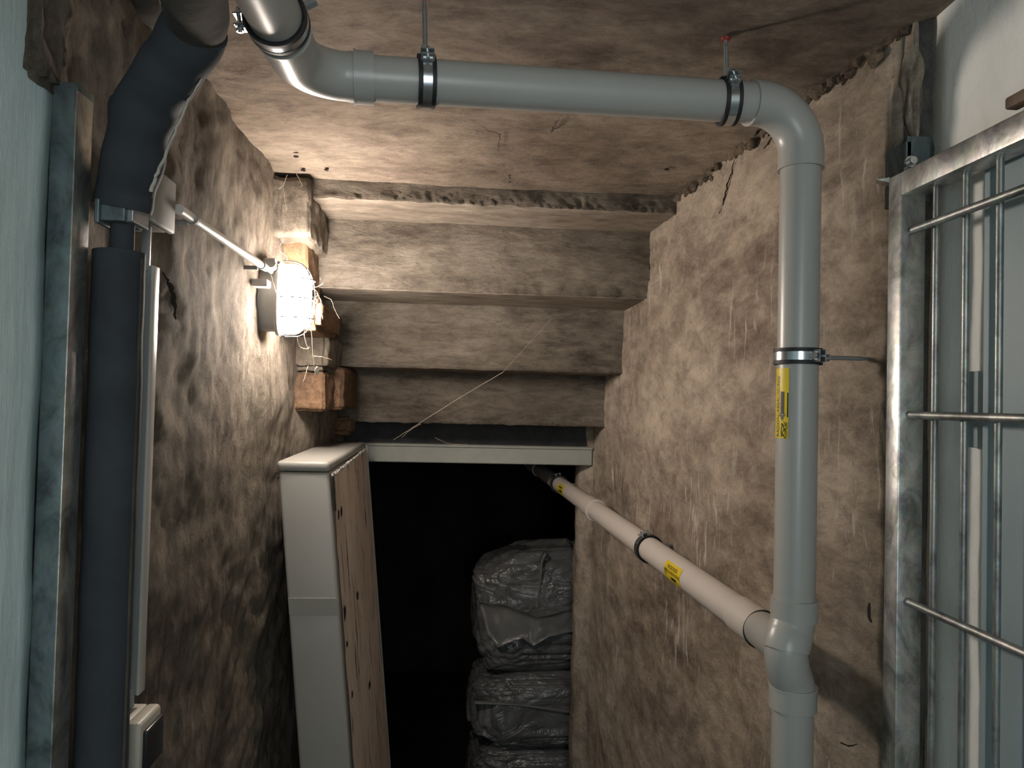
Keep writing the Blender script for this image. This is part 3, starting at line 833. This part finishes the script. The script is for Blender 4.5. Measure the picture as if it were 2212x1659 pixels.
smooth_angle(obj('foam_elbow', tube(sp, [.040+.001*math.sin(i*.7) for i in range(len(sp))], 28, True, .06), M['foam'], ip), 50)
top = smooth_path([U(432, 60, .965), U(425, 20, .92), U(410, -60, .84), U(385, -260, .70)])
smooth_angle(obj('foam_sleeve', tube(top, [.033+.006*min(1, i/5) for i in range(len(top))], 28, True, .10), M['foam_old'], ip), 50)['label'] = 'dusty brown-grey foam sleeve end near the ceiling'
hump = smooth_path([U(292, 210, 1.07), U(285, 260, 1.08), U(277, 320, 1.10)])
smooth_angle(obj('foam_wrap', tube(hump, [.020, .026, .030, .031, .032, .031, .031, .030, .028, .026, .022, .020, .016], 20, True, .1), M['foam'], ip), 50)
# torn pale foil edge along the elbow
edge = [U(460, 90, .965), U(428, 160, .99), U(398, 215, 1.02), U(368, 285, 1.05), U(345, 340, 1.08), U(326, 385, 1.10), U(317, 412, 1.105)]
pts = [p+Vector([random.uniform(-.001, .001) for _ in range(3)]) for p in smooth_path(edge)]
obj('foil_edge', tube([p+Vector((.006, 0, 0)) for p in pts], [.001+.002*i/len(pts) for i in range(len(pts))], 6), M['switch'], ip)
# clamp on the bare pipe
cc = thing('pipe_bracket', 'dark flat steel bracket gripping the bare pipe between the foam sleeves', 'bracket', U(268, 470, 1.10))
c_ = U(266, 470, 1.13)
obj('strap', bevel(box(c_.x-.018, c_.x+.016, 1.098, 1.16, c_.z-.012, c_.z+.013), .002), M['galv_post'], cc)
obj('flange', bevel(box(c_.x-.024, c_.x-.017, 1.092, 1.165, c_.z-.017, c_.z+.018), .002), M['galv_post'], cc)
obj('flange', bevel(box(c_.x+.015, c_.x+.025, 1.105, 1.16, c_.z-.011, c_.z+.012), .002), M['zinc_d'], cc)

# ================================================================= ELECTRICS
jb = thing('junction_box', 'dusty grey square junction box on the left wall', 'junction box', (-.53, 1.27, Z(.26)))
ya = UX(322, 430, -.505).y; yb = UX(378, 430, -.505).y
zA = UX(350, 374, -.505).z; zB = UX(350, 490, -.505).z
smooth_angle(obj('housing', bevel(box(-.575, -.515, ya, yb, zB, zA), .006, 3), M['boxgrey'], jb), 40)
smooth_angle(obj('lid', bevel(box(-.516, -.503, ya-.002, yb+.002, zB-.002, zA+.002), .0055, 3), M['boxgrey'], jb), 40)
gq = UX(383, 446, -.50)
smooth_angle(obj('cable_gland', tube([Vector((-.528, yb-.002, gq.z)), Vector((-.520, yb+.02, gq.z))], [.014, .011], 16), M['rubber'], jb), 40)
ca = UX(386, 452, -.503); cb_ = UX(574, 579, -.503)
cd = thing('cable_conduit', 'pale shiny round conduit running from the junction box to the lamp', 'conduit', ca)
smooth_angle(obj('tube', tube([ca, cb_], .0095, 20), M['conduit'], cd), 40)
smooth_angle(obj('cable_end', tube([cb_, UX(586, 587, -.503)], .0055, 12), M['switch'], cd), 40)
for t_ in (.12, .93):
    q = ca.lerp(cb_, t_); dd = (cb_-ca).normalized()
    smooth_angle(obj('saddle_clip', sleeve(q, dd, .0096, .0115, .010, 24), M['boxgrey'], cd), 40)
    obj('clip_foot', box(-.556, -.512, q.y-.005, q.y+.005, q.z-.013, q.z-.003), M['boxgrey'], cd)
# vertical trunking down to the switch
tr = thing('cable_trunking', 'slim grey cable trunking running down the left wall beside the foam pipe', 'trunking', (-.54, 1.3, Z(-.6)))
xa = U(331, 640, 1.30).x; ztr = U(320, 574, 1.30).z; zsw = U(280, 1570, 1.29).z; zmid = U(290, 1500, 1.3).z
smooth_angle(obj('trunk_body', bevel(box(-.575, xa, 1.296, 1.318, zmid, ztr), .0015), M['trunk'], tr), 40)
smooth_angle(obj('trunk_cover', bevel(box(xa-.003, xa+.0015, 1.294, 1.320, zmid, ztr), .001), M['conduit'], tr), 40)
xb = U(325, 540, 1.30).x
smooth_angle(obj('cable', tube([Vector((xb-.006, 1.30, zsw-.01)), Vector((xb-.006, 1.30, zmid+.01))], .006, 14), M['trunk'], tr), 40)
smooth_angle(obj('cable_sheath', bevel(box(xb-.013, xb, 1.292, 1.304, ztr-.01, zB-.0), .002), M['trunk'], tr), 40)
# light switch
sw = thing('light_switch', 'off-white surface light switch with a black rocker at the bottom left', 'switch', (-.55, 1.28, Z(-.55)))
s0 = U(306, 1568, 1.235); zst = s0.z; xs = s0.x
xf = xs; y0s = 1.232; y1s = UX(346, 1600, xf).y
smooth_angle(obj('back_box', bevel(box(-.575, xf-.022, y0s, y1s, zst-.085, zst+.004), .004, 3), M['switch'], sw), 40)
smooth_angle(obj('front_cover', bevel(box(xf-.024, xf, y0s-.002, y1s+.002, zst-.087, zst+.004), .007, 4), M['switch'], sw), 40)
smooth_angle(obj('rocker', bevel(box(xf-.003, xf+.007, y0s+.010, y1s-.004, zst-.078, zst-.012), .0035, 3), M['black_plastic'], sw), 40)
# thin pipe in the upper left corner
tp_ = thing('thin_corner_pipe', 'thin grey pipe with a foam sleeve in the upper left corner', 'pipe', U(320, 30, 1.30))
pA = U(285, -60, 1.18); pB = U(330, 35, 1.26); pC = U(368, 110, 1.35)
smooth_angle(obj('sleeve', tube([pA, U(312, -2, 1.22), pB, U(335, 48, 1.27)], [.020, .020, .019, .014], 20, True, .08), M['foam_old'], tp_), 50)
smooth_angle(obj('bare_tube', tube([pB, pC, pC+(pC-pB)*.3], .0125, 18), M['pipe'], tp_), 50)

# ================================================================= BULKHEAD LAMP
LY = 2.150; lz = U(635, 647, LY).z
lamp = thing('bulkhead_lamp', 'glowing oval bulkhead lamp with wire guard on the left wall', 'lamp', (-.545, LY, lz))
def oval(n, ay, az, p=2.6):
    out = []
    for k in range(n):
        a = 2*PI*k/n; c, s = math.cos(a), math.sin(a)
        out.append((math.copysign(abs(c)**(2/p), c)*ay, math.copysign(abs(s)**(2/p), s)*az))
    return out
def loft(layers, n=40, p=2.6):
    V, Fc = [], []
    for (x, ay, az) in layers: V += [Vector((x, LY+a, lz+b_)) for a, b_ in oval(n, ay, az, p)]
    for i in range(len(layers)-1):
        for k in range(n):
            k2 = (k+1) % n; Fc.append([i*n+k, i*n+k2, (i+1)*n+k2, (i+1)*n+k])
    Fc.append(list(range(n))[::-1]); Fc.append([(len(layers)-1)*n+k for k in range(n)])
    return V, Fc
smooth_angle(obj('base', loft([(-.562, .052, .094), (-.515, .052, .094), (-.504, .050, .092)]), M['lamp_base'], lamp), 40)
smooth_angle(obj('rim', loft([(-.506, .054, .104), (-.497, .056, .106), (-.493, .052, .102)]), M['lamp_base'], lamp), 40)
gl = [(-.494, .049, .099)]
for k in range(1, 9):
    a = PI/2*k/9; gl.append((-.480+.068*math.sin(a), .049*math.cos(a)**.55, .099*math.cos(a)**.42))
smooth_angle(obj('glass', loft(gl), M['glow'], lamp), 80)
def arcx(t): a = t*PI; return math.sin(a)
wires = []
for zo in (-.055, .0, .055):
    wires.append(tube([Vector((-.490+.086*arcx(t/16)**.5, LY-.055*math.cos(PI*t/16), lz+zo)) for t in range(17)], .0016, 6))
for yo in (-.022, .022):
    wires.append(tube([Vector((-.490+.084*arcx(t/16)**.5, LY+yo, lz-.106*math.cos(PI*t/16))) for t in range(17)], .0016, 6))
for wv in wires: obj('guard_wire', wv, M['rubber'], lamp, smooth=True)
bk = UX(572, 612, -.515)
obj('mounting_lug', bevel(box(-.558, -.506, bk.y-.012, bk.y+.03, bk.z-.010, bk.z+.010), .003), M['lamp_base'], lamp)
smooth_angle(obj('cable_gland', tube([Vector((-.510, LY-.075, lz+.088)), Vector((-.515, LY-.045, lz+.080))], [.012, .013], 16), M['lamp_base'], lamp), 40)
obj('gland_block', bevel(box(-.54, -.504, LY-.05, LY+.03, lz+.07, lz+.108), .006), M['lamp_base'], lamp)

# ================================================================= BAGS IN THE DARK ROOM
def bag(label, c, s, seed, crown=None):
    bm = bmesh.new(); bmesh.ops.create_icosphere(bm, subdivisions=6, radius=1)
    off = Vector((seed*5.1, seed*2.3, 0))
    for v in bm.verts:
        p = v.co.copy(); q = Vector([math.copysign(abs(a)**.46, a) for a in p])
        d = 1+.10*noise.noise(p*1.3+off)
        cr = abs(noise.noise(Vector((p.x*3.2, p.y*3.2, p.z*5.5))+off))+.5*abs(noise.noise(Vector((p.x*8+p.z*3, p.y*7, p.z*9))+off))
        d -= .05*(1-min(1, cr*2.2)); d += .05*noise.noise(Vector((p.x*2.2, p.y*2, p.z*3.4))+off)
        q *= d
        if crown and p.z > .55:
            a = math.atan2(p.y, p.x-.15)
            q.z += crown*(p.z-.55)/.45*(.55+.55*math.sin(a*3+seed)*(.4+p.x)); rr_ = 1-.22*(p.z-.55)/.45; q.x = .15+(q.x-.15)*rr_
        v.co = Vector((q.x*s[0], q.y*s[1], q.z*s[2]))+c
    bm.verts.index_update()
    r_ = ([v.co.copy() for v in bm.verts], [[v.index for v in f.verts] for f in bm.faces]); bm.free()
    t = thing('plastic_bag', label, 'bag', c-Vector((0, 0, s[2])), 'stacked grey plastic bags')
    obj('bag_film', r_, M['bag'], t, smooth=True); return t
YB = 4.05
def bagpx(x0, x1, y0, y1, label, seed, crown=None, dy=0):
    a = U(x0, y0, YB+dy); b_ = U(x1, y1, YB+dy)
    c = (a+b_)/2; c.y = YB+dy+.1
    return bag(label, c, ((b_.x-a.x)/2*1.04, .26, (a.z-b_.z)/2*.93), seed, crown), c
t1, cB1 = bagpx(1028, 1330, 1185, 1452, 'topmost grey plastic bag with gathered neck and pale seam, in the dark doorway', 1, .30)
t2, cB2 = bagpx(1018, 1330, 1436, 1600, 'middle grey plastic bag of the stack in the dark doorway', 2)
t3_, cB3 = bagpx(1016, 1330, 1584, 1760, 'lowest grey plastic bag of the stack in the dark doorway, torn at its corner', 3)
def ribbon(pix, Y, w, parent, name, mat):
    P = smooth_path([U(x, y, Y) for x, y in pix]); V, Fc = [], []
    for i, p in enumerate(P):
        t = (P[min(i+1, len(P)-1)]-P[max(i-1, 0)]).normalized(); s = t.cross(Vector((0, 1, 0))).normalized()
        V += [p-s*w/2, p+s*w/2, p+s*w/2+Vector((0, .05, 0)), p-s*w/2+Vector((0, .05, 0))]
    for i in range(len(P)-1):
        for q in range(4): Fc.append([4*i+q, 4*i+(q+1) % 4, 4*i+4+(q+1) % 4, 4*i+4+q])
    Fc += [[0, 1, 2, 3], [4*len(P)-1, 4*len(P)-2, 4*len(P)-3, 4*len(P)-4]]
    return obj(name, (V, Fc), mat, parent, smooth=True)
M['seam'] = simple('pale_plastic_seam', (.17, .17, .165), .3)
ribbon([(1180, 1195), (1171, 1215), (1168, 1250), (1163, 1290), (1160, 1312)], YB-.165, .011, t1, 'pale_seam', M['seam'])
ribbon([(1024, 1520), (1060, 1521), (1120, 1524), (1180, 1532), (1240, 1541)], YB-.165, .009, t2, 'pale_seam', M['seam'])
# folded flap on the top bag
fp = [U(1035, 1303, YB-.12), U(1090, 1308, YB-.19), U(1160, 1335, YB-.20), U(1244, 1315, YB-.17), U(1246, 1362, YB-.17), U(1190, 1375, YB-.21), U(1152, 1396, YB-.22), U(1130, 1380, YB-.21), U(1075, 1398, YB-.19), U(1052, 1370, YB-.16)]
V = fp+[p+Vector((0, .05, 0)) for p in fp]; nn = len(fp)
Fc = [list(range(nn)), list(range(2*nn-1, nn-1, -1))]+[[i, (i+1) % nn, nn+(i+1) % nn, nn+i] for i in range(nn)]
bm = bmesh.new(); vs = [bm.verts.new(v) for v in V]
for f in Fc: bm.faces.new([vs[i] for i in f])
bmesh.ops.triangulate(bm, faces=bm.faces); bmesh.ops.subdivide_edges(bm, edges=bm.edges[:], cuts=5, use_grid_fill=True)
bm.normal_update()
for v in bm.verts: v.co += Vector((0, .022*noise.noise(v.co*16)+.012*noise.noise(v.co*38), .004*noise.noise(v.co*20)))
bm.verts.index_update()
obj('folded_flap', ([v.co.copy() for v in bm.verts], [[v.index for v in f.verts] for f in bm.faces]), M['seam'], t1, smooth=True); bm.free()

# ================================================================= COBWEBS
def strand(pix, Y0, Y1=None, w=.0006, name='strand', parent=None):
    P = [U(x, y, Y0+((Y1 or Y0)-Y0)*i/(len(pix)-1)) for i, (x, y) in enumerate(pix)]
    P = [p+Vector([random.uniform(-.001, .001) for _ in range(3)]) for p in smooth_path(P)]
    return tube(P, w, 4)
cw = thing('cobweb', 'dusty cobweb threads hanging round the glowing lamp', 'cobweb', U(680, 760, 2.2))
S1 = [strand([(672, 700), (676, 760), (679, 790)], 2.1, w=.0009),
      strand([(659, 715), (658, 728), (666, 755), (675, 768), (700, 772), (718, 778)], 2.12, 2.4, .0010),
      strand([(641, 725), (648, 748), (662, 754), (668, 750)], 2.12, 2.2, .0006),
      strand([(584, 588), (592, 616), (599, 638)], 2.05, 2.1, .0006),
      strand([(620, 378), (612, 400), (602, 408)], 2.2, 2.2, .0007), strand([(640, 375), (652, 398), (648, 404)], 2.2, 2.2, .0006),
      strand([(612, 405), (615, 430), (620, 452)], 2.2, 2.2, .0007), strand([(540, 367), (565, 366), (590, 358)], 2.1, 2.2, .0008),
      strand([(700, 640), (715, 648), (722, 668), (733, 688)], 2.55, 2.5, .0010), strand([(686, 638), (692, 655), (698, 675)], 2.5, 2.5, .0007),
      strand([(665, 790), (660, 810), (655, 825)], 2.3, 2.3, .0005), strand([(576, 560), (600, 570), (625, 574)], 2.1, 2.1, .0005)]
for k in range(16):
    x, y = random.uniform(520, 700), random.uniform(380, 640); a = random.uniform(0, 2*PI); l = random.uniform(15, 55)
    S1.append(strand([(x, y), (x+l*.5*math.cos(a)+4, y+l*.5*math.sin(a)), (x+l*math.cos(a), y+l*math.sin(a))], 2.12, 2.18, .0002))
for k in range(6):
    x, y = random.uniform(668, 690), random.uniform(590, 700)
    S1.append(strand([(x, y), (x+random.uniform(-8, 14), y+12), (x+random.uniform(-8, 10), y+30)], 2.16, 2.2, .0002))
o = obj('web_threads', join(*S1), M['web'], cw); o['kind'] = 'stuff'
stone(U(684, 801, 2.1), (.006, .006, .011), simple('egg_sac', (.7, .66, .55), .9), cw, 'egg_sac', 5)
cw2 = thing('cobweb', 'single cobweb thread crossing the lower steps diagonally', 'cobweb', U(1000, 850, 2.95))
o = obj('web_threads', join(strand([(1190, 690), (1140, 745), (1085, 805)], 2.85, 2.88, .0005), strand([(1085, 805), (1000, 855), (905, 915), (850, 950)], 2.9, 3.1, .0009),
    strand([(910, 915), (885, 930), (868, 945)], 3.15, 3.2, .0007), strand([(940, 945), (970, 958), (1010, 960)], 3.3, 3.4, .001)), M['web'], cw2); o['kind'] = 'stuff'
